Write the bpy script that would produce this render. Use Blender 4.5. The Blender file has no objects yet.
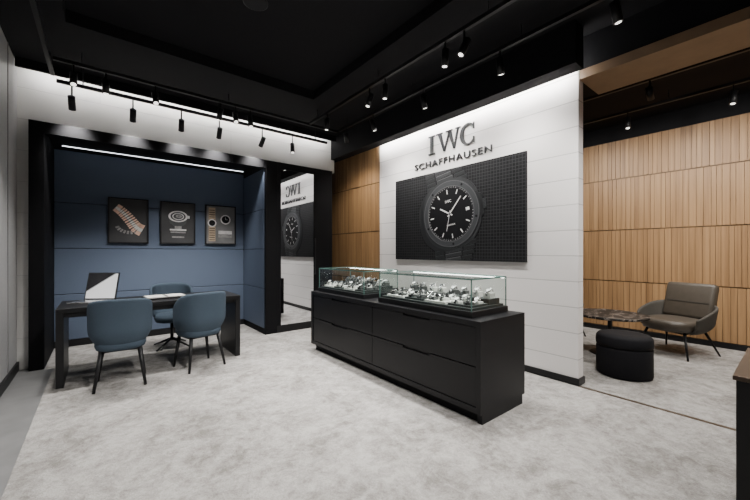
import bpy, bmesh, math, random
from mathutils import Vector, Matrix
random.seed(4)
scene = bpy.context.scene
COL = scene.collection
pi = math.pi

# ------------------------------------------------------------------ materials
def new_mat(name):
    m = bpy.data.materials.new(name); m.use_nodes = True
    nt = m.node_tree
    return m, nt, nt.nodes['Principled BSDF']

def L(nt, a, b): nt.links.new(a, b)

def simple(name, col, rough=.5, metal=0, spec=.5, var=.06, scale=30, bump=0, coat=0):
    m, nt, b = new_mat(name)
    b.inputs['Roughness'].default_value = rough
    b.inputs['Metallic'].default_value = metal
    b.inputs['Specular IOR Level'].default_value = spec
    b.inputs['Coat Weight'].default_value = coat
    tc = nt.nodes.new('ShaderNodeTexCoord')
    n = nt.nodes.new('ShaderNodeTexNoise'); n.inputs['Scale'].default_value = scale
    n.inputs['Detail'].default_value = 4
    L(nt, tc.outputs['Object'], n.inputs['Vector'])
    r = nt.nodes.new('ShaderNodeValToRGB')
    r.color_ramp.elements[0].position = .3; r.color_ramp.elements[1].position = .7
    r.color_ramp.elements[0].color = (*[c*(1-var) for c in col], 1)
    r.color_ramp.elements[1].color = (*[min(1, c*(1+var)) for c in col], 1)
    L(nt, n.outputs['Fac'], r.inputs['Fac']); L(nt, r.outputs['Color'], b.inputs['Base Color'])
    if bump:
        bp = nt.nodes.new('ShaderNodeBump'); bp.inputs['Strength'].default_value = bump
        bp.inputs['Distance'].default_value = .004
        L(nt, n.outputs['Fac'], bp.inputs['Height']); L(nt, bp.outputs['Normal'], b.inputs['Normal'])
    return m

def emis(name, col, s):
    m, nt, b = new_mat(name)
    b.inputs['Base Color'].default_value = (*col, 1)
    b.inputs['Emission Color'].default_value = (*col, 1)
    b.inputs['Emission Strength'].default_value = s
    return m

M_black   = simple('black_lacquer', (.007, .007, .008), .42, spec=.3)
M_blackm  = simple('black_matte', (.005, .005, .006), .7, spec=.12)
M_ceil    = simple('ceiling_black', (.009, .009, .0105), .8, spec=.15)
M_metal   = simple('black_metal', (.007, .007, .008), .45, metal=0, spec=.3)
M_counter = simple('counter_black', (.006, .006, .0072), .42, spec=.24)
M_steel   = simple('steel', (.65, .65, .66), .25, metal=1)
M_gold    = simple('rose_gold', (.75, .50, .38), .4, metal=.1)
M_bronze  = simple('bronze_trim', (.07, .05, .035), .4, metal=.5)
M_mirror  = simple('mirror_glass', (.75, .76, .78), .01, metal=1, var=0)
M_pad     = simple('pale_leather_pad', (.70, .69, .66), .6)
M_padd    = simple('grey_pad', (.06, .062, .062), .6)
M_traydk  = simple('dark_tray_lining', (.018, .022, .022), .6)
M_fabric  = simple('blue_grey_fabric', (.044, .064, .088), .85, spec=.25, var=.12, scale=180, bump=.35)
M_taupe   = simple('taupe_leather', (.056, .046, .035), .45, var=.1, scale=20, bump=.1)
M_taupe2  = simple('taupe_shell_fabric', (.046, .041, .034), .8, var=.1, scale=120, bump=.2)
M_velvet  = simple('black_velvet', (.006, .006, .008), .8, spec=.2, var=.2, scale=60)
M_led     = emis('led_strip_emission', (.9, .94, 1), 4)
M_led2    = emis('led_cove_emission', (1, .98, .95), 130)
M_led3    = emis('led_back_cove_emission', (1, .98, .95), 55)
M_lens    = emis('spot_lens', (1, .96, .9), 3)
M_wdark   = simple('watch_dark_steel', (.012, .013, .014), .4, metal=0)
M_wmid    = simple('watch_mid_steel', (.024, .025, .027), .4, metal=0)
M_wmid2   = simple('watch_bezel_steel', (.040, .042, .045), .35, metal=0)
M_wlite   = simple('watch_light_steel', (.12, .123, .127), .4, metal=0)
M_wdial   = simple('watch_dial', (.005, .005, .006), .5, spec=.2)
M_white   = simple('lume_white', (.75, .75, .73), .5)
M_lacq    = simple('left_wall_paint', (.48, .48, .485), .35)
M_stone   = simple('stone_floor', (.16, .16, .16), .4, var=.15, scale=5)
M_lintel  = simple('lintel_wood', (.20, .130, .078), .5, var=.12, scale=6)
M_backw   = simple('shop_back_wall', (.25, .245, .24), .7)
M_darkw   = simple('dark_wall', (.03, .03, .032), .7)
M_artbg   = simple('art_background', (.025, .025, .027), .6, var=.5, scale=2)
M_artgrey = simple('art_grey', (.14, .14, .14), .6, var=.3, scale=4)
M_artlt   = simple('art_light', (.62, .61, .60), .6, var=.2, scale=20)
M_artmid  = simple('art_mid', (.24, .235, .23), .6, var=.3, scale=30)
M_green   = simple('glass_edge_green', (.09, .17, .15), .15, spec=.6)

def carpet():
    m, nt, b = new_mat('grey_carpet')
    b.inputs['Roughness'].default_value = .95
    b.inputs['Specular IOR Level'].default_value = .1
    tc = nt.nodes.new('ShaderNodeTexCoord')
    def noise(s, d, r, dist):
        n = nt.nodes.new('ShaderNodeTexNoise'); n.inputs['Scale'].default_value = s
        n.inputs['Detail'].default_value = d; n.inputs['Roughness'].default_value = r
        n.inputs['Distortion'].default_value = dist
        L(nt, tc.outputs['Object'], n.inputs['Vector']); return n
    n1 = noise(2.6, 12, .78, .5); n3 = noise(11, 10, .85, .4); n2 = noise(110, 3, .6, 0)
    r = nt.nodes.new('ShaderNodeValToRGB')
    r.color_ramp.elements[0].position = .42; r.color_ramp.elements[1].position = .56
    r.color_ramp.elements[0].color = (.235, .222, .207, 1)
    r.color_ramp.elements[1].color = (.485, .468, .448, 1)
    md = nt.nodes.new('ShaderNodeMixRGB'); md.inputs[0].default_value = .5
    L(nt, n1.outputs['Fac'], md.inputs[1]); L(nt, n3.outputs['Fac'], md.inputs[2])
    L(nt, md.outputs['Color'], r.inputs['Fac'])
    mx = nt.nodes.new('ShaderNodeMixRGB'); mx.blend_type = 'MULTIPLY'; mx.inputs[0].default_value = .38
    L(nt, r.outputs['Color'], mx.inputs[1]); L(nt, n2.outputs['Fac'], mx.inputs[2])
    L(nt, mx.outputs['Color'], b.inputs['Base Color'])
    bp = nt.nodes.new('ShaderNodeBump'); bp.inputs['Strength'].default_value = .8; bp.inputs['Distance'].default_value = .01
    L(nt, n2.outputs['Fac'], bp.inputs['Height']); L(nt, bp.outputs['Normal'], b.inputs['Normal'])
    return m
M_carpet = carpet()

def wood():
    m, nt, b = new_mat('oak_slat_wood')
    b.inputs['Roughness'].default_value = .5
    at = nt.nodes.new('ShaderNodeAttribute'); at.attribute_name = 'tone'
    tc = nt.nodes.new('ShaderNodeTexCoord')
    mp = nt.nodes.new('ShaderNodeMapping'); mp.inputs['Scale'].default_value = (16, 16, .5)
    L(nt, tc.outputs['Object'], mp.inputs['Vector'])
    n = nt.nodes.new('ShaderNodeTexNoise'); n.inputs['Scale'].default_value = 1.6
    n.inputs['Detail'].default_value = 6; n.inputs['Roughness'].default_value = .6
    L(nt, mp.outputs['Vector'], n.inputs['Vector'])
    ad = nt.nodes.new('ShaderNodeMath'); ad.operation = 'MULTIPLY_ADD'; ad.inputs[1].default_value = .2
    L(nt, at.outputs['Fac'], ad.inputs[0]); L(nt, n.outputs['Fac'], ad.inputs[2])
    r = nt.nodes.new('ShaderNodeValToRGB')
    r.color_ramp.elements[0].position = .32; r.color_ramp.elements[1].position = .90
    r.color_ramp.elements[0].color = (.19, .102, .043, 1)
    r.color_ramp.elements[1].color = (.39, .232, .108, 1)
    L(nt, ad.outputs[0], r.inputs['Fac']); L(nt, r.outputs['Color'], b.inputs['Base Color'])
    return m
M_wood = wood()

def panel_wall(name, col, rot, bw, rh, mort, groove, rough=.6, off=.5):
    m, nt, b = new_mat(name)
    b.inputs['Roughness'].default_value = rough
    tc = nt.nodes.new('ShaderNodeTexCoord')
    sp = nt.nodes.new('ShaderNodeSeparateXYZ'); cb = nt.nodes.new('ShaderNodeCombineXYZ')
    L(nt, tc.outputs['Object'], sp.inputs[0])
    L(nt, sp.outputs['Y' if rot else 'X'], cb.inputs[0]); L(nt, sp.outputs['Z'], cb.inputs[1])
    br = nt.nodes.new('ShaderNodeTexBrick')
    br.inputs['Scale'].default_value = 1
    br.inputs['Brick Width'].default_value = bw; br.inputs['Row Height'].default_value = rh
    br.inputs['Mortar Size'].default_value = mort; br.offset = off
    br.inputs['Color1'].default_value = (*col, 1); br.inputs['Color2'].default_value = (*[c*.97 for c in col], 1)
    br.inputs['Mortar'].default_value = (*groove, 1)
    L(nt, cb.outputs[0], br.inputs['Vector']); L(nt, br.outputs['Color'], b.inputs['Base Color'])
    inv = nt.nodes.new('ShaderNodeMath'); inv.operation = 'SUBTRACT'; inv.inputs[0].default_value = 1
    L(nt, br.outputs['Fac'], inv.inputs[1])
    bp = nt.nodes.new('ShaderNodeBump'); bp.inputs['Strength'].default_value = .6; bp.inputs['Distance'].default_value = .008
    L(nt, inv.outputs[0], bp.inputs['Height']); L(nt, bp.outputs['Normal'], b.inputs['Normal'])
    return m
M_wallw = panel_wall('white_panel_wall', (.80, .77, .755), True, 9.0, .262, .0055, (.52, .50, .49))
M_wallb = panel_wall('white_panel_wall_back', (.70, .69, .67), False, 3.2, .36, .003, (.54, .53, .52))
M_blue  = simple('blue_leather_panel', (.070, .092, .136), .6, spec=.3, var=.1, scale=90, bump=.15)

def grid_poster():
    m, nt, b = new_mat('poster_grid')
    b.inputs['Roughness'].default_value = .55; b.inputs['Specular IOR Level'].default_value = .2
    tc = nt.nodes.new('ShaderNodeTexCoord')
    br = nt.nodes.new('ShaderNodeTexBrick'); br.offset = 0
    br.inputs['Scale'].default_value = 1
    br.inputs['Brick Width'].default_value = .040; br.inputs['Row Height'].default_value = .040
    br.inputs['Mortar Size'].default_value = .0038
    br.inputs['Color1'].default_value = (.003, .003, .0035, 1); br.inputs['Color2'].default_value = (.008, .008, .009, 1)
    br.inputs['Mortar'].default_value = (.030, .030, .032, 1)
    L(nt, tc.outputs['Object'], br.inputs['Vector']); L(nt, br.outputs['Color'], b.inputs['Base Color'])
    return m
M_grid = grid_poster()

def marble():
    m, nt, b = new_mat('dark_marble')
    b.inputs['Roughness'].default_value = .5; b.inputs['Specular IOR Level'].default_value = .2
    tc = nt.nodes.new('ShaderNodeTexCoord')
    n = nt.nodes.new('ShaderNodeTexNoise'); n.inputs['Scale'].default_value = 3.5; n.inputs['Detail'].default_value = 8
    n.inputs['Distortion'].default_value = 1.6
    L(nt, tc.outputs['Object'], n.inputs['Vector'])
    r = nt.nodes.new('ShaderNodeValToRGB')
    e = r.color_ramp.elements
    e[0].position = .475; e[0].color = (.012, .011, .010, 1)
    e[1].position = .525; e[1].color = (.014, .012, .011, 1)
    x = e.new(.5); x.color = (.26, .22, .19, 1)
    L(nt, n.outputs['Fac'], r.inputs['Fac']); L(nt, r.outputs['Color'], b.inputs['Base Color'])
    return m
M_marble = marble()

def screen_mat():
    m, nt, b = new_mat('laptop_screen_painted_reflection')
    b.inputs['Roughness'].default_value = .15
    tc = nt.nodes.new('ShaderNodeTexCoord'); sp = nt.nodes.new('ShaderNodeSeparateXYZ')
    L(nt, tc.outputs['Object'], sp.inputs[0])
    a = nt.nodes.new('ShaderNodeMath'); a.operation = 'MULTIPLY_ADD'; a.inputs[1].default_value = -1.4
    L(nt, sp.outputs['Z'], a.inputs[0]); L(nt, sp.outputs['X'], a.inputs[2])
    r = nt.nodes.new('ShaderNodeValToRGB'); e = r.color_ramp.elements
    ad = nt.nodes.new('ShaderNodeMath'); ad.operation = 'ADD'; ad.inputs[1].default_value = .5
    L(nt, a.outputs[0], ad.inputs[0])
    e[0].position = .20; e[0].color = (.01, .01, .012, 1); e[1].position = .23; e[1].color = (.7, .71, .72, 1)  # dark screen; pale diagonal half is a light reflection painted in, slightly emissive
    L(nt, ad.outputs[0], r.inputs['Fac'])
    L(nt, r.outputs['Color'], b.inputs['Base Color']); L(nt, r.outputs['Color'], b.inputs['Emission Color'])
    b.inputs['Emission Strength'].default_value = .5
    return m

def glass():
    m = bpy.data.materials.new('vitrine_glass'); m.use_nodes = True
    nt = m.node_tree; nt.nodes.clear()
    o = nt.nodes.new('ShaderNodeOutputMaterial')
    t = nt.nodes.new('ShaderNodeBsdfTransparent'); t.inputs[0].default_value = (.92, .965, .945, 1)
    g = nt.nodes.new('ShaderNodeBsdfGlossy'); g.inputs['Roughness'].default_value = .01
    lw = nt.nodes.new('ShaderNodeLayerWeight'); lw.inputs['Blend'].default_value = .5
    pw = nt.nodes.new('ShaderNodeMath'); pw.operation = 'POWER'; pw.inputs[1].default_value = 4
    ml = nt.nodes.new('ShaderNodeMath'); ml.operation = 'MULTIPLY_ADD'; ml.inputs[1].default_value = .6; ml.inputs[2].default_value = .04
    L(nt, lw.outputs['Facing'], pw.inputs[0]); L(nt, pw.outputs[0], ml.inputs[0])
    mx = nt.nodes.new('ShaderNodeMixShader')
    L(nt, ml.outputs[0], mx.inputs[0]); L(nt, t.outputs[0], mx.inputs[1]); L(nt, g.outputs[0], mx.inputs[2])
    L(nt, mx.outputs[0], o.inputs[0])
    return m
M_glass = glass()

# ------------------------------------------------------------------ geometry helpers
def empty(name, loc=(0, 0, 0), rot=(0, 0, 0), sc=1):
    e = bpy.data.objects.new(name, None); e.empty_display_size = .1
    e.location = loc; e.rotation_euler = rot; e.scale = (sc, sc, sc); COL.objects.link(e); return e

def mk(name, bm, mat, parent=None, smooth=False, loc=None, rot=None):
    bmesh.ops.recalc_face_normals(bm, faces=bm.faces[:])
    me = bpy.data.meshes.new(name); bm.to_mesh(me); bm.free()
    for m in (mat if isinstance(mat, (list, tuple)) else [mat]): me.materials.append(m)
    if smooth:
        for p in me.polygons: p.use_smooth = True
    o = bpy.data.objects.new(name, me); COL.objects.link(o)
    if parent: o.parent = parent
    if loc: o.location = loc
    if rot: o.rotation_euler = rot
    return o

def bm_box(bm, x0, x1, y0, y1, z0, z1, mi=0, M=None):
    vs = [bm.verts.new(((x0, x1)[i & 1], (y0, y1)[(i >> 1) & 1], (z0, z1)[i >> 2])) for i in range(8)]
    if M is not None:
        for v in vs: v.co = M @ v.co
    for f in ((0, 2, 3, 1), (4, 5, 7, 6), (0, 1, 5, 4), (2, 6, 7, 3), (0, 4, 6, 2), (1, 3, 7, 5)):
        fa = bm.faces.new([vs[i] for i in f]); fa.material_index = mi

def box(name, x0, x1, y0, y1, z0, z1, mat, parent=None, bevel=0, seg=2):
    bm = bmesh.new(); bm_box(bm, x0, x1, y0, y1, z0, z1)
    if bevel:
        bmesh.ops.bevel(bm, geom=bm.edges[:], offset=bevel, segments=seg, affect='EDGES', profile=.5)
    return mk(name, bm, mat, parent, smooth=False)

def bm_rod(bm, p0, p1, r0, r1=None, n=16, mi=0):
    if r1 is None: r1 = r0
    p0 = Vector(p0); p1 = Vector(p1); d = p1 - p0
    q = d.to_track_quat('Z', 'Y').to_matrix()
    a = []; b = []
    for i in range(n):
        c = Vector((math.cos(2*pi*i/n), math.sin(2*pi*i/n), 0))
        a.append(bm.verts.new(p0 + q @ (c*r0))); b.append(bm.verts.new(p1 + q @ (c*r1)))
    for i in range(n):
        f = bm.faces.new((a[i], a[(i+1) % n], b[(i+1) % n], b[i])); f.material_index = mi; f.smooth = True
    f = bm.faces.new(a[::-1]); f.material_index = mi
    f = bm.faces.new(b); f.material_index = mi

def rod(name, p0, p1, r0, r1, mat, parent=None, n=16):
    bm = bmesh.new(); bm_rod(bm, p0, p1, r0, r1, n); return mk(name, bm, mat, parent)

def bm_lathe(bm, prof, n=40, c=(0, 0, 0), mi=0):
    rings = []
    for r, z in prof:
        rings.append([bm.verts.new((c[0]+r*math.cos(2*pi*i/n), c[1]+r*math.sin(2*pi*i/n), c[2]+z)) for i in range(n)])
    for k in range(len(rings)-1):
        for i in range(n):
            f = bm.faces.new((rings[k][i], rings[k][(i+1) % n], rings[k+1][(i+1) % n], rings[k+1][i]))
            f.material_index = mi; f.smooth = True
    f = bm.faces.new(rings[0][::-1]); f.material_index = mi
    f = bm.faces.new(rings[-1]); f.material_index = mi

def lathe(name, prof, mat, parent=None, n=48, c=(0, 0, 0)):
    bm = bmesh.new(); bm_lathe(bm, prof, n, c); return mk(name, bm, mat, parent)

def bm_prism(bm, pts, z0, z1, mi=0):
    a = [bm.verts.new((x, y, z0)) for x, y in pts]; b = [bm.verts.new((x, y, z1)) for x, y in pts]
    n = len(pts)
    f = bm.faces.new(a[::-1]); f.material_index = mi
    f = bm.faces.new(b); f.material_index = mi
    for i in range(n):
        f = bm.faces.new((a[i], a[(i+1) % n], b[(i+1) % n], b[i])); f.material_index = mi

def bm_ring(bm, ro, ri, z0, z1, n=64, mi=0, cx=0, cy=0, sy=1):
    V = []
    for r, z in ((ri, z0), (ro, z0), (ro, z1), (ri, z1)):
        V.append([bm.verts.new((cx+r*math.cos(2*pi*i/n), cy+sy*r*math.sin(2*pi*i/n), z)) for i in range(n)])
    for k in range(4):
        for i in range(n):
            f = bm.faces.new((V[k][i], V[k][(i+1) % n], V[(k+1) % 4][(i+1) % n], V[(k+1) % 4][i])); f.material_index = mi

def pad(name, x0, x1, y0, y1, z0, z1, mat, parent, b=.03, M=None):
    bm = bmesh.new(); bm_box(bm, x0, x1, y0, y1, z0, z1, M=M)
    bmesh.ops.bevel(bm, geom=bm.edges[:], offset=b, segments=4, affect='EDGES', profile=.5)
    return mk(name, bm, mat, parent, smooth=True)

# ------------------------------------------------------------------ room shell
H = 3.5
box('floor', -.9, 7.1, -2.7, 7.2, -.1, 0, M_stone)
box('floor_carpet', -.42, 3.72, -2.55, 5.44, 0, .006, M_carpet)
box('floor_carpet_lounge', 3.755, 6.78, -2.55, 4.4, 0, .006, M_carpet)
box('floor_alcove_carpet', -.49, 2.08, 5.44, 6.49, 0, .006, M_carpet)
box('trim_threshold', 3.72, 3.755, -2.55, 1.39, 0, .009, M_bronze)

box('ceiling', -.9, 7.1, -2.7, 7.2, H+.12, H+.2, M_ceil)
bm = bmesh.new()
for r in ((-.9, -.25, -2.7, 7.2), (2.35, 7.1, -2.7, 7.2), (-.25, 2.35, 4.3, 7.2), (-.25, 2.35, -2.7, -1.8)):
    bm_box(bm, r[0], r[1], r[2], r[3], H, H+.12)
mk('ceiling_soffit', bm, M_ceil)

box('wall_left', -.86, -.74, -2.6, 5.6, 0, H, M_lacq)
bm = bmesh.new()
for y in (5.1, 4.1, 2.9, 1.7, .5): bm_box(bm, -.742, -.735, y-.012, y+.012, .1, H)
mk('trim_left_joint', bm, M_backw)
box('baseboard_left', -.74, -.72, -2.6, 5.59, 0, .1, M_black)
bm = bmesh.new()
bm_box(bm, -.86, 3.5, 5.6, 5.72, 2.86, H)
bm_box(bm, -.86, -.64, 5.6, 5.72, 0, 2.86)
mk('wall_back', bm, M_wallb)
box('ceiling_cove_fascia', -.73, 3.41, 5.40, 5.43, 3.40, H, M_ceil)
box('trim_cove_led_back', -.6, 3.3, 5.431, 5.442, 3.44, 3.47, M_led3)
box('wall_rear', -.86, 7.0, -2.7, -2.6, 0, H, M_backw)
box('wall_recess', 3.36, 3.9, 6.95, 7.05, 0, H, M_darkw)
box('wall_lounge_back', 3.87, 6.9, 4.42, 4.52, 0, H, M_darkw)
WX = 3.75
box('wall_feature', WX, 3.87, 1.4, 4.53, 0, H, M_wallw)
box('baseboard_feature', WX-.015, 3.885, 1.385, 4.545, .007, .075, M_black)
box('ceiling_bulkhead', 3.42, 3.6, 1.3, 5.59, 3.1, H, M_ceil)
box('trim_cove_led', 3.601, 3.612, 1.45, 4.5, 3.16, 3.19, M_led2)
box('ceiling_lintel', WX, 4.27, -2.6, 1.39, 3.08, 3.17, M_lintel)
box('ceiling_lintel_upper', WX+.02, 4.25, -2.6, 1.39, 3.17, H, M_ceil)

def slats(name, x, y0, y1, rows):
    bm = bmesh.new(); tones = []
    for (z0, z1) in rows:
        y = y0
        while y < y1-.01:
            w = random.choice((.050, .062, .074))
            y2 = min(y+w, y1)
            bm_box(bm, x+random.choice((0, .002, .005)), x+.02, y, y2, z0+.009, z1-.009)
            tones += [random.random()]*6
            y += w+.005
    bm.faces.ensure_lookup_table()
    lay = bm.faces.layers.float.new('tone')
    for f, t in zip(bm.faces, tones): f[lay] = t
    mk(name, bm, M_wood)
rows = [(.08, .86), (.86, 1.72), (1.72, 2.58), (2.58, 3.23)]
slats('wall_lounge_slats', 6.8, -2.55, 4.4, rows)
M_woodd = simple('dark_wood_backing', (.09, .05, .022), .6)
box('wall_lounge', 6.815, 6.93, -2.6, 4.42, 0, 3.23, M_woodd)
box('wall_lounge_upper', 6.81, 6.93, -2.6, 4.42, 3.23, H, M_ceil)
box('baseboard_lounge', 6.78, 6.815, -2.55, 4.4, .007, .08, M_black)
slats('wall_side_slats', 3.83, 4.55, 6.94, rows)
box('wall_side', 3.845, 3.96, 4.53, 7.0, 0, 3.23, M_woodd)
box('wall_side_upper', 3.84, 3.96, 4.55, 7.0, 3.23, H, M_ceil)

# ------------------------------------------------------------------ blue alcove
al = empty('blue_alcove', (0, 0, 0))
AY = 5.45
box('left_post', -.63, -.5, AY, 6.6, 0, 2.85, M_blackm, al, .004)
box('right_post', 2.10, 2.3, AY, 6.6, 0, 2.85, M_blackm, al, .004)
box('header', -.5, 2.10, AY, AY+.14, 2.72, 2.85, M_blackm, al)
box('alcove_top', -.5, 2.10, AY+.14, 6.6, 2.79, 2.85, M_blackm, al)
box('back_board', -.5, 2.10, 6.535, 6.6, 0, 2.79, M_blackm, al)
zs = [.0, .10, .75, 1.4, 2.05, 2.79]
box('alcove_skirting', -.5, 2.10, 6.5, 6.535, .007, .1, M_black, al)
for i in range(1, 5):
    box('blue_panel_%d' % i, -.498, 2.085, 6.5, 6.535, zs[i]+.004, zs[i+1]-.004, M_blue, al, .006, 3)
    box('blue_side_panel_%d' % i, 2.085, 2.10, AY+.05, 6.498, zs[i]+.004, min(zs[i+1], 2.72)-.004, M_blue, al, .004, 2)
box('alcove_led_strip', -.4, 2.0, 6.25, 6.262, 2.783, 2.79, M_led, al)
mir = empty('mirror_door')
box('door_head', 2.3, 3.36, AY, 5.6, 2.74, 2.85, M_blackm, mir)
box('door_sill', 2.3, 3.36, AY, 5.6, 0, .12, M_black, mir)
box('door_right_stile', 2.98, 3.36, AY, 5.6, .12, 2.74, M_blackm, mir)
box('door_left_stile', 2.3, 2.36, AY, 5.6, .12, 2.74, M_blackm, mir)
box('door_core', 2.36, 2.98, AY+.02, 5.6, .12, 2.74, M_blackm, mir)
box('mirror_pane', 2.365, 2.975, AY+.008, AY+.02, .125, 2.735, M_mirror, mir)
box('door_handle', 2.995, 3.01, AY-.03, AY, .95, 1.6, M_metal, mir)
box('side_panel', 3.3, 3.36, 5.6, 6.95, 0, 2.85, M_blackm, mir)

# ------------------------------------------------------------------ framed pictures
def art(x0, kind):
    w, h = .51, .69
    e = empty('framed_picture', (x0+w/2, 6.498, 1.83), (pi/2, 0, 0))
    bm = bmesh.new(); t = .018
    bm_box(bm, -w/2, w/2, h/2-t, h/2, 0, .035); bm_box(bm, -w/2, w/2, -h/2, -h/2+t, 0, .035)
    bm_box(bm, -w/2, -w/2+t, -h/2+t, h/2-t, 0, .035); bm_box(bm, w/2-t, w/2, -h/2+t, h/2-t, 0, .035)
    mk('frame', bm, M_black, e)
    box('print', -w/2+t, w/2-t, -h/2+t, h/2-t, .002, .018, M_artbg if kind != 3 else M_artgrey, e)
    Z = .019
    bm = bmesh.new()
    if kind == 1:   # metal bracelet lying diagonally, curling round
        P = [(-.15, .19), (-.11, .16), (-.06, .11), (-.01, .05), (.04, -.02), (.08, -.08), (.12, -.12), (.16, -.14)]
        N = 17
        for i in range(N):
            s = i/(N-1)*(len(P)-1.001); k = int(s); f = s-k
            p = Vector(P[k])*(1-f)+Vector(P[k+1])*f; d = Vector(P[k+1])-Vector(P[k])
            M = Matrix.Translation((p.x, p.y, 0)) @ Matrix.Rotation(math.atan2(d.y, d.x)+pi/2, 4, 'Z')
            ww = .062+.03*i/N
            for (a, b, mi) in ((-ww, -ww*.36, 0), (-ww*.32, ww*.32, 1), (ww*.36, ww, 0)):
                bm_box(bm, a, b, -.0115, .0115, Z, Z+.004, mi, M)
        for i in range(9):
            a = math.radians(200+i*15); M = Matrix.Translation((.02+.17*math.cos(a), -.06+.12*math.sin(a), 0)) @ Matrix.Rotation(a, 4, 'Z')
            bm_box(bm, -.025, .025, -.013, .013, Z, Z+.003, 3, M)
        mk('printed_bracelet_watch', bm, [M_gold, M_pad, M_wdial, M_artmid], e)
    elif kind == 2:  # watch standing, caseback up, reflected on a glossy table
        bm_prism(bm, [(-.135, .10), (-.12, -.0), (-.07, -.05), (.07, -.05), (.12, 0), (.135, .10)], Z, Z+.002, 1)
        bm_ring(bm, .14, .112, Z+.002, Z+.005, 48, 0, 0, .11, .66)
        bm_ring(bm, .112, .002, Z+.002, Z+.004, 48, 1, 0, .11, .66)
        bm_ring(bm, .085, .070, Z+.004, Z+.005, 48, 0, 0, .11, .66)
        bm_ring(bm, .045, .012, Z+.004, Z+.005, 32, 2, .01, .115, .66)
        bm_box(bm, .135, .17, .085, .13, Z, Z+.004, 0)
        bm_box(bm, -.05, .05, -.10, -.05, Z, Z+.002, 2)
        for i in range(4): bm_box(bm, -.12+.01*i, .12-.01*i, -.125-.04*i, -.10-.04*i, Z, Z+.002, (0, 2, 1, 2)[i])
        mk('printed_watch_movement', bm, [M_artlt, M_wmid2, M_artmid], e)
    else:  # tall strap watch left, round detail and box right
        bm_box(bm, -.20, -.09, -.29, .30, Z, Z+.003, 0)
        for i in range(14): bm_box(bm, -.19, -.10, -.27+i*.04, -.26+i*.04, Z+.003, Z+.004, 1)
        bm_ring(bm, .07, .052, Z+.004, Z+.007, 40, 2, -.145, .03); bm_ring(bm, .052, .002, Z+.004, Z+.006, 40, 1, -.145, .03)
        bm_ring(bm, .085, .066, Z, Z+.004, 40, 2, .08, .10)
        bm_ring(bm, .066, .002, Z, Z+.003, 40, 1, .08, .10)
        bm_box(bm, .076, .082, .10, .14, Z+.003, Z+.004, 2); bm_box(bm, .08, .115, .098, .103, Z+.003, Z+.004, 2)
        bm_box(bm, -.04, .19, -.16, -.10, Z, Z+.003, 2); bm_box(bm, -.04, .19, -.22, -.165, Z, Z+.003, 3)
        mk('printed_watch_and_box', bm, [simple('art_tan', (.38, .29, .20), .5), M_wdial, M_artlt, M_artmid], e)
art(.09, 1); art(.757, 2); art(1.424, 3)

# ------------------------------------------------------------------ desk
dk = empty('desk')
D0, D1 = 4.55, 5.28
box('table_top', -.34, 1.42, D0, D1, .745, .79, M_black, dk, .004)
box('left_panel', -.34, -.28, D0+.01, D1-.01, .007, .745, M_black, dk, .003)
box('right_panel', 1.36, 1.42, D0+.01, D1-.01, .007, .745, M_black, dk, .003)
box('apron_back', -.28, 1.36, D1-.05, D1-.03, .60, .745, M_black, dk)
box('apron_front', -.28, 1.36, D0+.04, D0+.06, .70, .745, M_black, dk)

lp = empty('laptop', (-.07, 4.93, .79), (0, 0, math.radians(-35)))
box('keyboard_base', -.17, .17, -.12, .12, .002, .018, M_steel, lp, .004)
so = empty('screen_hinge', (0, .12, .018), (math.radians(-14), 0, 0)); so.parent = lp
box('screen_lid', -.17, .17, -.004, .008, 0, .31, M_wdark, so)
box('screen_display', -.158, .158, -.006, -.004, .012, .298, screen_mat(), so)
tr = empty('presentation_tray', (.62, 4.88, .79), (0, 0, math.radians(4)))
box('tray_base', -.22, .22, -.14, .14, .001, .016, M_black, tr, .004)
box('tray_pad', -.20, .20, -.12, .12, .016, .030, M_pad, tr, .005)
box('tray_fold', -.012, .012, -.12, .12, .030, .034, M_padd, tr)

# ------------------------------------------------------------------ chairs
def tub_shell(name, par, rx, ry, zb, zt, drop, span, mat, flare=.06, th=.035, p=2.6, n=28, m=9):
    bm = bmesh.new(); g = []
    for i in range(n+1):
        u = -1+2*i/n; a = u*span
        ztop = zt - drop*abs(u)**p
        row = []
        for j in range(m+1):
            v = j/m
            k = .72 + .28*math.sin(min(1, v*2.6)*pi/2) + flare*v
            sa, ca = math.sin(a), -math.cos(a)
            s = 1/((abs(ca)**2.6 + abs(sa)**2.6)**(1/2.6))
            row.append(bm.verts.new((rx*k*sa*s, ry*k*ca*s, zb + (ztop-zb)*v)))
        g.append(row)
    for i in range(n):
        for j in range(m):
            bm.faces.new((g[i][j], g[i+1][j], g[i+1][j+1], g[i][j+1]))
    o = mk(name, bm, mat, par, smooth=True)
    s = o.modifiers.new('sol', 'SOLIDIFY'); s.thickness = th; s.offset = -1
    s2 = o.modifiers.new('sub', 'SUBSURF'); s2.levels = 1; s2.render_levels = 1
    return o

def seat_lathe(name, par, rx, ry, z0, z1, mat, y_off=0):
    bm = bmesh.new(); n = 40; rings = []
    h = z1-z0
    for k, z in ((.80, 0), (.95, .12*h), (1, .4*h), (1, .7*h), (.95, .92*h), (.82, h), (.4, h*1.04)):
        r = []
        for i in range(n):
            a = 2*pi*i/n; c, s_ = math.cos(a), math.sin(a)
            s = 1/((abs(c)**3 + abs(s_)**3)**(1/3))
            r.append(bm.verts.new((rx*k*c*s, y_off+ry*k*s_*s, z0+z)))
        rings.append(r)
    for k in range(len(rings)-1):
        for i in range(n): bm.faces.new((rings[k][i], rings[k][(i+1) % n], rings[k+1][(i+1) % n], rings[k+1][i]))
    bm.faces.new(rings[0][::-1]); bm.faces.new(rings[-1])
    return mk(name, bm, mat, par, smooth=True)

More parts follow.
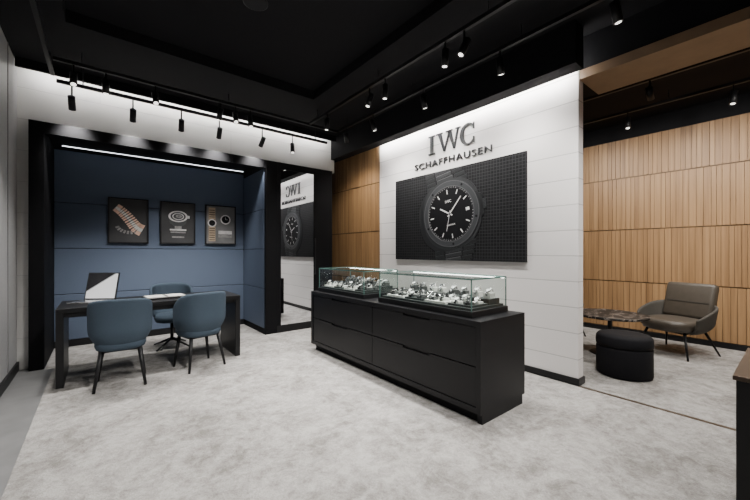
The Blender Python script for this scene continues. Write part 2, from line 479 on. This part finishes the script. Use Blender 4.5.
def desk_chair(x, y, rz, star=False):
    e = empty('desk_chair', (x, y, .006), (0, 0, rz))
    tub_shell('back_shell', e, .265, .26, .41, .89, .20, math.radians(112), M_fabric, flare=.02, p=3.2)
    seat_lathe('seat', e, .215, .235, .37, .475, M_fabric, .03)
    if not star:
        k = 0
        for sx in (-1, 1):
            for sy in (-1, 1):
                k += 1
                rod('leg_%d' % k, (sx*.15, sy*.14+.02, .40), (sx*.205, sy*.195, 0), .021, .013, M_metal, e)
        box('seat_frame', -.17, .17, -.14, .18, .36, .39, M_metal, e)
    else:
        rod('column', (0, 0, .09), (0, 0, .38), .022, .022, M_metal, e)
        for i in range(4):
            a = pi/4+i*pi/2
            rod('leg_%d' % (i+1), (0, 0, .12), (.28*math.cos(a), .28*math.sin(a), .012), .018, .011, M_metal, e)
    return e
desk_chair(.17, 4.37, math.radians(-4))
desk_chair(.92, 4.46, math.radians(14))
desk_chair(.80, 5.62, math.radians(178), True)

# ------------------------------------------------------------------ display counter
cn = empty('display_counter')
CX0, CX1, CY0, CY1, CT = 2.28, 2.95, 1.54, 4.25, .81
box('plinth', CX0+.05, CX1-.05, CY0+.05, CY1-.05, .007, .09, M_blackm, cn)
box('carcass', CX0+.025, CX1, CY0, CY1, .09, CT, M_counter, cn)
bm = bmesh.new()
t = .045
bm_box(bm, CX0, CX0+.025, CY0, CY1, CT-t, CT); bm_box(bm, CX0, CX0+.025, CY0, CY1, .09, .09+t)
bm_box(bm, CX0, CX0+.025, CY0, CY0+t, .09+t, CT-t); bm_box(bm, CX0, CX0+.025, CY1-t, CY1, .09+t, CT-t)
mk('front_frame', bm, M_counter, cn)
ymid = (CY0+CY1)/2
k = 0
zm = (.09+CT)/2
for (ya, yb) in ((CY0+t+.006, ymid-.004), (ymid+.004, CY1-t-.006)):
    for (za, zb) in ((.09+t+.006, zm-.005), (zm+.005, CT-t-.006)):
        k += 1
        yc = (ya+yb)/2
        bm = bmesh.new()
        bm_box(bm, CX0+.008, CX0+.025, ya, yb, za, zb-.02)
        bm_box(bm, CX0+.008, CX0+.025, ya, yc-.17, zb-.02, zb)
        bm_box(bm, CX0+.008, CX0+.025, yc+.17, yb, zb-.02, zb)
        mk('drawer_front_%d' % k, bm, M_counter, cn)
box('near_foot_panel', CX0+.03, CX1-.03, CY0+.005, CY0+.05, .007, .09, M_counter, cn)

M_caseled = emis('case_led_em', (1, .98, .94), 14)
def vitrine(y0, y1, x0=2.36, x1=2.89, zt=1.13, nt_=4):
    e = empty('glass_display_case')
    zb = CT+.001
    box('case_base', x0-.01, x1+.01, y0-.01, y1+.01, zb, zb+.05, M_black, e, .003)
    f = .008
    z0 = zb+.05
    bm = bmesh.new()
    for x in (x0, x1-f):
        for y in (y0, y1-f): bm_box(bm, x, x+f, y, y+f, z0, zt)
    mk('corner_edges', bm, M_green, e)
    bm = bmesh.new()
    bm_box(bm, x0, x1, y0, y0+f, zt-.012, zt); bm_box(bm, x0, x1, y1-f, y1, zt-.012, zt)
    bm_box(bm, x0, x0+f, y0+f, y1-f, zt-.012, zt); bm_box(bm, x1-f, x1, y0+f, y1-f, zt-.012, zt)
    mk('top_edges', bm, M_green, e)
    bm = bmesh.new()
    def quad(*p): bm.faces.new([bm.verts.new(q) for q in p])
    a, b, c, d = x0+.003, x1-.003, y0+.003, y1-.003
    quad((a, c, z0), (a, d, z0), (a, d, zt-.01), (a, c, zt-.01)); quad((b, c, z0), (b, d, z0), (b, d, zt-.01), (b, c, zt-.01))
    quad((a, c, z0), (b, c, z0), (b, c, zt-.01), (a, c, zt-.01)); quad((a, d, z0), (b, d, z0), (b, d, zt-.01), (a, d, zt-.01))
    quad((a, c, zt-.004), (b, c, zt-.004), (b, d, zt-.004), (a, d, zt-.004))
    mk('glass_panes', bm, M_glass, e)
    box('case_led', x1-.03, x1-.012, y0+.02, y1-.02, zt-.018, zt-.012, M_caseled, e)
    box('display_floor', x0+.02, x1-.02, y0+.02, y1-.02, z0, z0+.02, M_traydk, e)
    bm = bmesh.new()
    zf = z0+.02
    L_ = (y1-y0-.08)/nt_
    for g in range(nt_):
        ya = y0+.04+g*L_; yb = ya+L_-.03
        bm_box(bm, x0+.05, x0+.30, ya, yb, zf, zf+.018, 0 if g % 2 else 5)
        bm_box(bm, x0+.31, x1-.05, ya, yb, zf, zf+.05, 5)
        for (xc, hb, nn) in ((x0+.11, .018, 2), (x0+.23, .018, 2), (x0+.41, .05, 2)):
            for i in range(nn):
                yc = ya+(yb-ya)*(i+.5)/nn
                hgt = random.uniform(.015, .03) + (.02 if hb > .04 else 0)
                Mx = Matrix.Translation((xc, yc, zf+hb)) @ Matrix.Rotation(random.uniform(-.2, .2), 4, 'Z')
                wh = random.random() < .5
                bm_box(bm, -.036, .036, -.036, .036, 0, hgt, 0 if wh else 1, Mx)
                M2 = Mx @ Matrix.Translation((0, 0, hgt)) @ Matrix.Rotation(-.5, 4, 'Y')
                b2 = bmesh.new()
                bm_ring(b2, .025, .020, .020, .032, 20, 2); bm_ring(b2, .020, .001, .020, .029, 20, 3 if random.random() < .6 else 4)
                sm = 2 if random.random() < .5 else 3
                bm_box(b2, -.045, .045, -.011, .011, .010, .020, sm)
                bm_box(b2, -.045, -.038, -.011, .011, -.01, .010, sm); bm_box(b2, .038, .045, -.011, .011, -.015, .010, sm)
                for v in b2.verts: v.co = M2 @ v.co
                tmp = bpy.data.meshes.new('t'); b2.to_mesh(tmp); b2.free(); bm.from_mesh(tmp); bpy.data.meshes.remove(tmp)
    mk('watches_on_cushions', bm, [M_pad, M_padd, M_steel, M_wdial, M_white, M_traydk], e)
vitrine(1.68, 2.86)
vitrine(3.14, 4.17, nt_=4)

# ------------------------------------------------------------------ wall sign + poster
def text(name, s, size, mat, par, loc, ext=.002, width=None, spacing=1, rz=0):
    c = bpy.data.curves.new(name, 'FONT'); c.body = s; c.size = size; c.extrude = ext
    c.align_x = 'CENTER'; c.align_y = 'CENTER'; c.space_character = spacing
    o = bpy.data.objects.new(name+'_tmp', c); COL.objects.link(o)
    bpy.context.view_layer.update()
    me = bpy.data.meshes.new_from_object(o.evaluated_get(bpy.context.evaluated_depsgraph_get()))
    bpy.data.objects.remove(o)
    me.materials.clear(); me.materials.append(mat)
    o = bpy.data.objects.new(name, me); COL.objects.link(o); o.parent = par; o.location = loc; o.rotation_euler = (0, 0, rz)
    if width:
        xs = [v.co.x for v in me.vertices]; k = width/(max(xs)-min(xs)); mid = (max(xs)+min(xs))/2
        for v in me.vertices: v.co.x = (v.co.x-mid)*k
    return o
ROTW = (pi/2, 0, -pi/2)
sg = empty('wall_logo_sign', (WX, 3.02, 2.89), ROTW)
M_sign = simple('sign_dark_metal', (.02, .02, .022), .4)
bm = bmesh.new(); E0, E1 = .001, .022; hh = .135
def q(pts): bm_prism(bm, pts, E0, E1)
q([(-.345, -hh), (-.295, -hh), (-.295, hh), (-.345, hh)])
q([(-.38, hh-.018), (-.26, hh-.018), (-.26, hh), (-.38, hh)]); q([(-.38, -hh), (-.26, -hh), (-.26, -hh+.018), (-.38, -hh+.018)])
q([(-.205, hh), (-.15, hh), (-.075, -hh), (-.10, -hh)])
q([(-.10, -hh), (-.075, -hh), (.015, hh*.95), (-.005, hh*.95)])
q([(-.03, hh), (.025, hh), (.095, -hh), (.07, -hh)])
q([(.07, -hh), (.095, -hh), (.155, hh), (.135, hh)])
for xa, xb in ((-.235, -.12), (-.06, .05), (.105, .185)): q([(xa, hh-.016), (xb, hh-.016), (xb, hh), (xa, hh)])
n = 30; out = []; inn = []
for i in range(n+1):
    a = math.radians(42)+math.radians(276)*i/n
    out.append((.305+.125*math.cos(a), .143*math.sin(a))); inn.append((.318+.085*math.cos(a), .122*math.sin(a)))
for i in range(n): q([out[i], out[i+1], inn[i+1], inn[i]])
q([(.385, .05), (.398, .05), (.398, .135), (.385, .12)]); q([(.385, -.05), (.398, -.05), (.398, -.135), (.385, -.12)])
mk('logo_letters', bm, M_sign, sg)
text('lettering_line', 'SCHAFFHAUSEN', .125, M_sign, sg, (0, -.27, .011), .01, 1.31, 1.15)

po = empty('watch_poster', (WX, 3.01, 1.86), ROTW)
W2, H2 = 1.085, .625
box('poster_panel', -W2, W2, -H2, H2, .001, .03, M_grid, po)
Z = .03
bm = bmesh.new()
TL = math.radians(9)
cx, cy = .02, .01
RM = Matrix.Translation((cx, cy, 0)) @ Matrix.Rotation(TL, 4, 'Z') @ Matrix.Diagonal((1.24, 1.2, 1, 1))
for sgn in (1, -1):
    for i in range(6):
        b0 = .335+i*.052; b1 = b0+.046
        w = .285-.012*i; dx = -.012*i
        y0, y1 = sorted((sgn*b0, sgn*b1))
        for (xa, xb, mi) in ((-w, -w*.47, 0), (-w*.43, w*.43, 1), (w*.47, w, 0)):
            bm_box(bm, dx+xa, dx+xb, y0, y1, Z, Z+.006, mi)
            bm_box(bm, dx+xa+.008, dx+xb-.008, y1-.012, y1-.006, Z+.006, Z+.0065, 3 if mi else 2)
def tonneau(rx, ry, e, dx=0, dy=0):
    P = []
    for i in range(72):
        a = 2*pi*i/72; c, s = math.cos(a), math.sin(a)
        k = 1/((abs(c)**e+abs(s)**e)**(1/e)); P.append((dx+rx*k*c, dy+ry*k*s))
    return P
bm_prism(bm, tonneau(.405, .395, 2.4, -.055, -.02), Z, Z+.0068, 0)
bm_prism(bm, tonneau(.395, .398, 2.4), Z, Z+.008, 1)
bm_box(bm, .395, .455, -.045, .055, Z, Z+.008, 2); bm_prism(bm, [(.33, -.17), (.42, -.10), (.42, .11), (.33, .18)], Z, Z+.0085, 0)
for i in range(6): bm_box(bm, .40, .452, -.04+i*.016, -.034+i*.016, Z+.008, Z+.0085, 0)
bm_ring(bm, .380, .318, Z+.008, Z+.014, 72, 2)
bm_ring(bm, .374, .370, Z+.014, Z+.0147, 72, 3)
bm_ring(bm, .318, .312, Z+.008, Z+.0155, 72, 3)
bm_ring(bm, .312, .002, Z+.008, Z+.010, 72, 4)
bm_ring(bm, .312, .290, Z+.010, Z+.0105, 72, 0)
for i in range(5):
    a = math.radians(90+36+72*i); bm_ring(bm, .013, .002, Z+.0145, Z+.016, 16, 4, .346*math.cos(a), .346*math.sin(a))
for i in range(60):
    a = 2*pi*i/60; Mx = Matrix.Rotation(-a, 4, 'Z')
    if i % 5: bm_box(bm, -.0014, .0014, .294, .306, Z+.0105, Z+.0112, 5, Mx)
    elif i not in (15,): bm_box(bm, -.006, .006, .230, .280, Z+.010, Z+.0125, 5, Mx)
bm_box(bm, .215, .258, -.016, .016, Z+.010, Z+.012, 5)
def hand(ang, l, w, z):
    Mx = Matrix.Rotation(-math.radians(ang), 4, 'Z')
    bm_box(bm, -w, w, -.04, l, z, z+.0015, 5, Mx)
hand(305, .15, .008, Z+.0125); hand(48, .235, .006, Z+.014); hand(200, .20, .0025, Z+.0155)
bm_ring(bm, .014, .002, Z+.010, Z+.018, 20, 3)
for v in bm.verts: v.co = RM @ v.co
for co_, no_ in (((0, H2-.002, 0), (0, 1, 0)), ((0, -H2+.002, 0), (0, -1, 0))):
    bmesh.ops.bisect_plane(bm, geom=bm.verts[:]+bm.edges[:]+bm.faces[:], plane_co=co_, plane_no=no_, clear_outer=True)
mk('watch_relief', bm, [M_wdark, M_wmid, M_wmid2, M_wlite, M_wdial, M_white], po)
text('dial_text', 'IWC', .055, M_white, po, (cx-.027, cy+.17, Z+.0115), .0005, rz=TL)
text('dial_text_small', 'INGENIEUR', .028, M_white, po, (cx+.024, cy-.15, Z+.0115), .0005, rz=TL)

# ------------------------------------------------------------------ lounge
pf = empty('round_pouf', (4.5, 1.22, .006))
lathe('lower_body', [(.235, 0), (.255, .012), (.258, .03), (.258, .30), (.252, .315)], M_velvet, pf)
lathe('top_cushion', [(.250, .318), (.260, .328), (.262, .36), (.258, .415), (.235, .442), (.15, .452)], M_velvet, pf)

tb = empty('round_coffee_table', (5.26, 1.58, .006))
lathe('marble_top', [(.41, .50), (.42, .507), (.42, .525), (.413, .53)], M_marble, tb, 64)
lathe('pedestal', [(.22, 0), (.23, .006), (.22, .014), (.03, .03), (.026, .3), (.026, .46), (.10, .498)], M_metal, tb)

def armchair(x, y, rz):
    e = empty('lounge_armchair', (x, y, .006), (0, 0, rz), 1.06)
    tub_shell('outer_shell', e, .33, .31, .27, .64, .17, math.radians(122), M_taupe2, flare=.14, th=.03, p=2.2)
    seat_lathe('seat_cushion', e, .275, .29, .30, .44, M_taupe, .05)
    Mx = Matrix.Translation((0, -.22, .42)) @ Matrix.Rotation(math.radians(14), 4, 'X')
    pad('back_cushion', -.27, .27, -.06, .05, 0, .46, M_taupe, e, .045, Mx)
    Mx2 = Mx @ Matrix.Translation((0, .052, .21))
    bm = bmesh.new(); bm_box(bm, -.225, .225, -.004, .004, -.003, .003, 0, Mx2); mk('cushion_seam', bm, M_taupe2, e)
    k = 0
    for sx in (-1, 1):
        for sy in (-1, 1):
            k += 1
            rod('leg_%d' % k, (sx*.20, sy*.18, .31), (sx*.29, sy*.30-.02, 0), .016, .010, M_metal, e)
    bm = bmesh.new(); bm_rod(bm, (-.2, .18, .29), (.2, .18, .29), .011); bm_rod(bm, (-.2, -.18, .29), (.2, -.18, .29), .011)
    bm_rod(bm, (-.2, -.18, .29), (-.2, .18, .29), .011); bm_rod(bm, (.2, -.18, .29), (.2, .18, .29), .011)
    mk('base_frame', bm, M_metal, e)
armchair(6.0, 1.05, math.radians(70))
armchair(5.9, 2.55, math.radians(150))

rc = empty('side_cabinet')
box('body', 2.21, 2.9, -1.0, .18, .08, .78, M_black, rc, .003)
box('plinth', 2.26, 2.86, -.96, .13, .007, .08, M_blackm, rc)
box('top', 2.20, 2.91, -1.01, .19, .78, .80, M_bronze, rc, .002)

# ------------------------------------------------------------------ tracks & spotlights
TZ = 3.36
def track(p0, p1):
    e = empty('light_track')
    p0 = Vector(p0); p1 = Vector(p1); d = (p1-p0)
    w = .018
    if abs(d.x) > abs(d.y): box('rail', p0.x, p1.x, p0.y-w, p0.y+w, p0.z-.015, p0.z+.02, M_metal, e)
    else: box('rail', p0.x-w, p0.x+w, p0.y, p1.y, p0.z-.015, p0.z+.02, M_metal, e)
    n = max(2, int(d.length/1.4)+1); bm = bmesh.new()
    for i in range(n):
        p = p0+d*((i+.15)/(n-.7)) if n > 1 else p0
        top = H+.12 if (-.25 < p.x < 2.35 and -1.8 < p.y < 4.3) else H
        bm_rod(bm, (p.x, p.y, p.z+.02), (p.x, p.y, top), .006, n=8)
    mk('hangers', bm, M_metal, e)
track((-.38, 4.86, TZ), (3.1, 4.86, TZ))
track((-.38, 5.2, TZ-.10), (3.1, 5.2, TZ-.10))
track((-.42, -1.5, TZ), (-.42, 5.3, TZ))
track((2.56, -1.5, TZ), (2.56, 4.8, TZ))
track((3.1, -1.5, TZ), (3.1, 4.8, TZ))
track((5.0, -2.0, TZ), (5.0, 4.2, TZ))
track((5.9, -2.0, TZ), (5.9, 4.2, TZ))
track((1.0, -1.5, TZ), (1.0, 2.2, TZ))  # added track out of view, carries the extra floor spots

GAIN = 2.8
def spot(x, y, z, tgt, power, angle=60, tz=TZ, blend=.6, col=(1, .97, .93)):
    e = empty('track_spotlight', (x, y, z))
    d = (Vector(tgt)-Vector((x, y, z))).normalized()
    rod('stem', (0, 0, .01), (0, 0, tz-.016-z), .009, .009, M_metal, e, 10)
    bm = bmesh.new(); bm_rod(bm, -d*.075, d*.08, .034, .034, 20); mk('housing', bm, M_metal, e)
    bm = bmesh.new(); bm_rod(bm, d*.0805, d*.083, .022, .022, 16); mk('lens', bm, M_lens, e)
    l = bpy.data.lights.new('spot_lamp', 'SPOT'); l.energy = power*GAIN; l.spot_size = math.radians(angle)
    l.spot_blend = blend; l.shadow_soft_size = .05; l.color = col
    o = bpy.data.objects.new('spot_lamp', l); COL.objects.link(o); o.parent = e
    o.location = d*.10; o.rotation_euler = d.to_track_quat('-Z', 'Y').to_euler()
for x, t in ((-.22, (-.2, 3.4, 0)), (.05, (.1, 5.0, .8)), (.52, (.6, 3.2, 0)), (1.25, (1.0, 6.0, .8)), (1.45, (1.4, 3.4, 0)), (1.65, (2.0, 4.6, 0))):
    spot(x, 4.86, 3.2, t, 72, 80, blend=1)
for x, t in ((-.25, (-.2, 6.5, 1.4)), (.32, (.35, 6.5, 1.5)), (.85, (1.0, 6.5, 1.5)), (1.33, (1.4, 6.5, 1.4)), (1.95, (1.7, 6.5, 1.5)), (2.45, (2.3, 4.6, 0))):
    spot(x, 5.2, 3.05, t, 52, 75, TZ-.1, blend=1)
for y, t in ((.6, (1.2, 1.5, 0)), (1.9, (1.3, 2.6, 0)), (2.12, (2.6, 2.3, .9)), (3.0, (2.6, 3.1, .9)), (3.29, (1.6, 3.6, 0)), (4.29, (2.4, 4.6, 0))):
    spot(2.56, y, 3.2, t, 80, 75, blend=1)
for y, t, p in ((.89, (3.9, .5, 0), 60), (1.87, (3.75, 2.0, 1.2), 46), (2.9, (3.75, 3.0, 1.3), 38), (3.9, (3.75, 3.8, 1.2), 46), (.2, (2.9, .9, 0), 60)):
    spot(3.1, y, 3.2, t, p, 125, blend=1)
for y, t in ((-.8, (.6, .6, 0)), (.4, (.6, 2.2, 0)), (1.6, (.4, 3.3, 0))):
    spot(1.0, y, 3.2, t, 85, 95, blend=1)  # extra spots out of view, added to brighten the floor
for (x, y, t, p) in ((5.0, .0, (6.8, .3, 1.9), 55), (5.0, 1.1, (6.8, 1.2, 1.9), 55), (5.0, 2.3, (6.8, 2.3, 1.9), 55), (5.0, -1.1, (6.8, -.9, 1.9), 55),
                     (5.9, 1.55, (5.3, 1.4, .5), 50), (5.9, .5, (5.4, .7, 0), 55), (5.0, -.6, (4.8, .2, 0), 65)):
    spot(x, y, 3.2, t, p, 110, col=(1, .95, .88), blend=1)
spot(3.1, 4.6, 3.2, (3.83, 5.2, 1.8), 36, 90, col=(1, .94, .86), blend=1)

sp = empty('ceiling_speaker', (1.1, 3.1, H+.12))
lathe('grille', [(.10, -.012), (.11, -.006), (.11, -.001)], M_metal, sp)
sk = empty('ceiling_sprinkler', (.8, 3.1, H+.12))
lathe('rose', [(.03, -.03), (.035, -.012), (.045, -.006), (.045, -.001)], M_metal, sk)

# ------------------------------------------------------------------ world, camera
w = bpy.data.worlds.new('world'); scene.world = w; w.use_nodes = True
w.node_tree.nodes['Background'].inputs[0].default_value = (.8, .85, 1, 1)
w.node_tree.nodes['Background'].inputs[1].default_value = .05
cam = bpy.data.cameras.new('camera'); co = bpy.data.objects.new('camera', cam); COL.objects.link(co)
cam.sensor_width = 36; cam.lens = 342/750*36; cam.shift_y = .0027; cam.clip_start = .05
co.location = (0, 0, 1.35)
co.rotation_euler = (pi/2, 0, -math.radians(38.8))
scene.camera = co
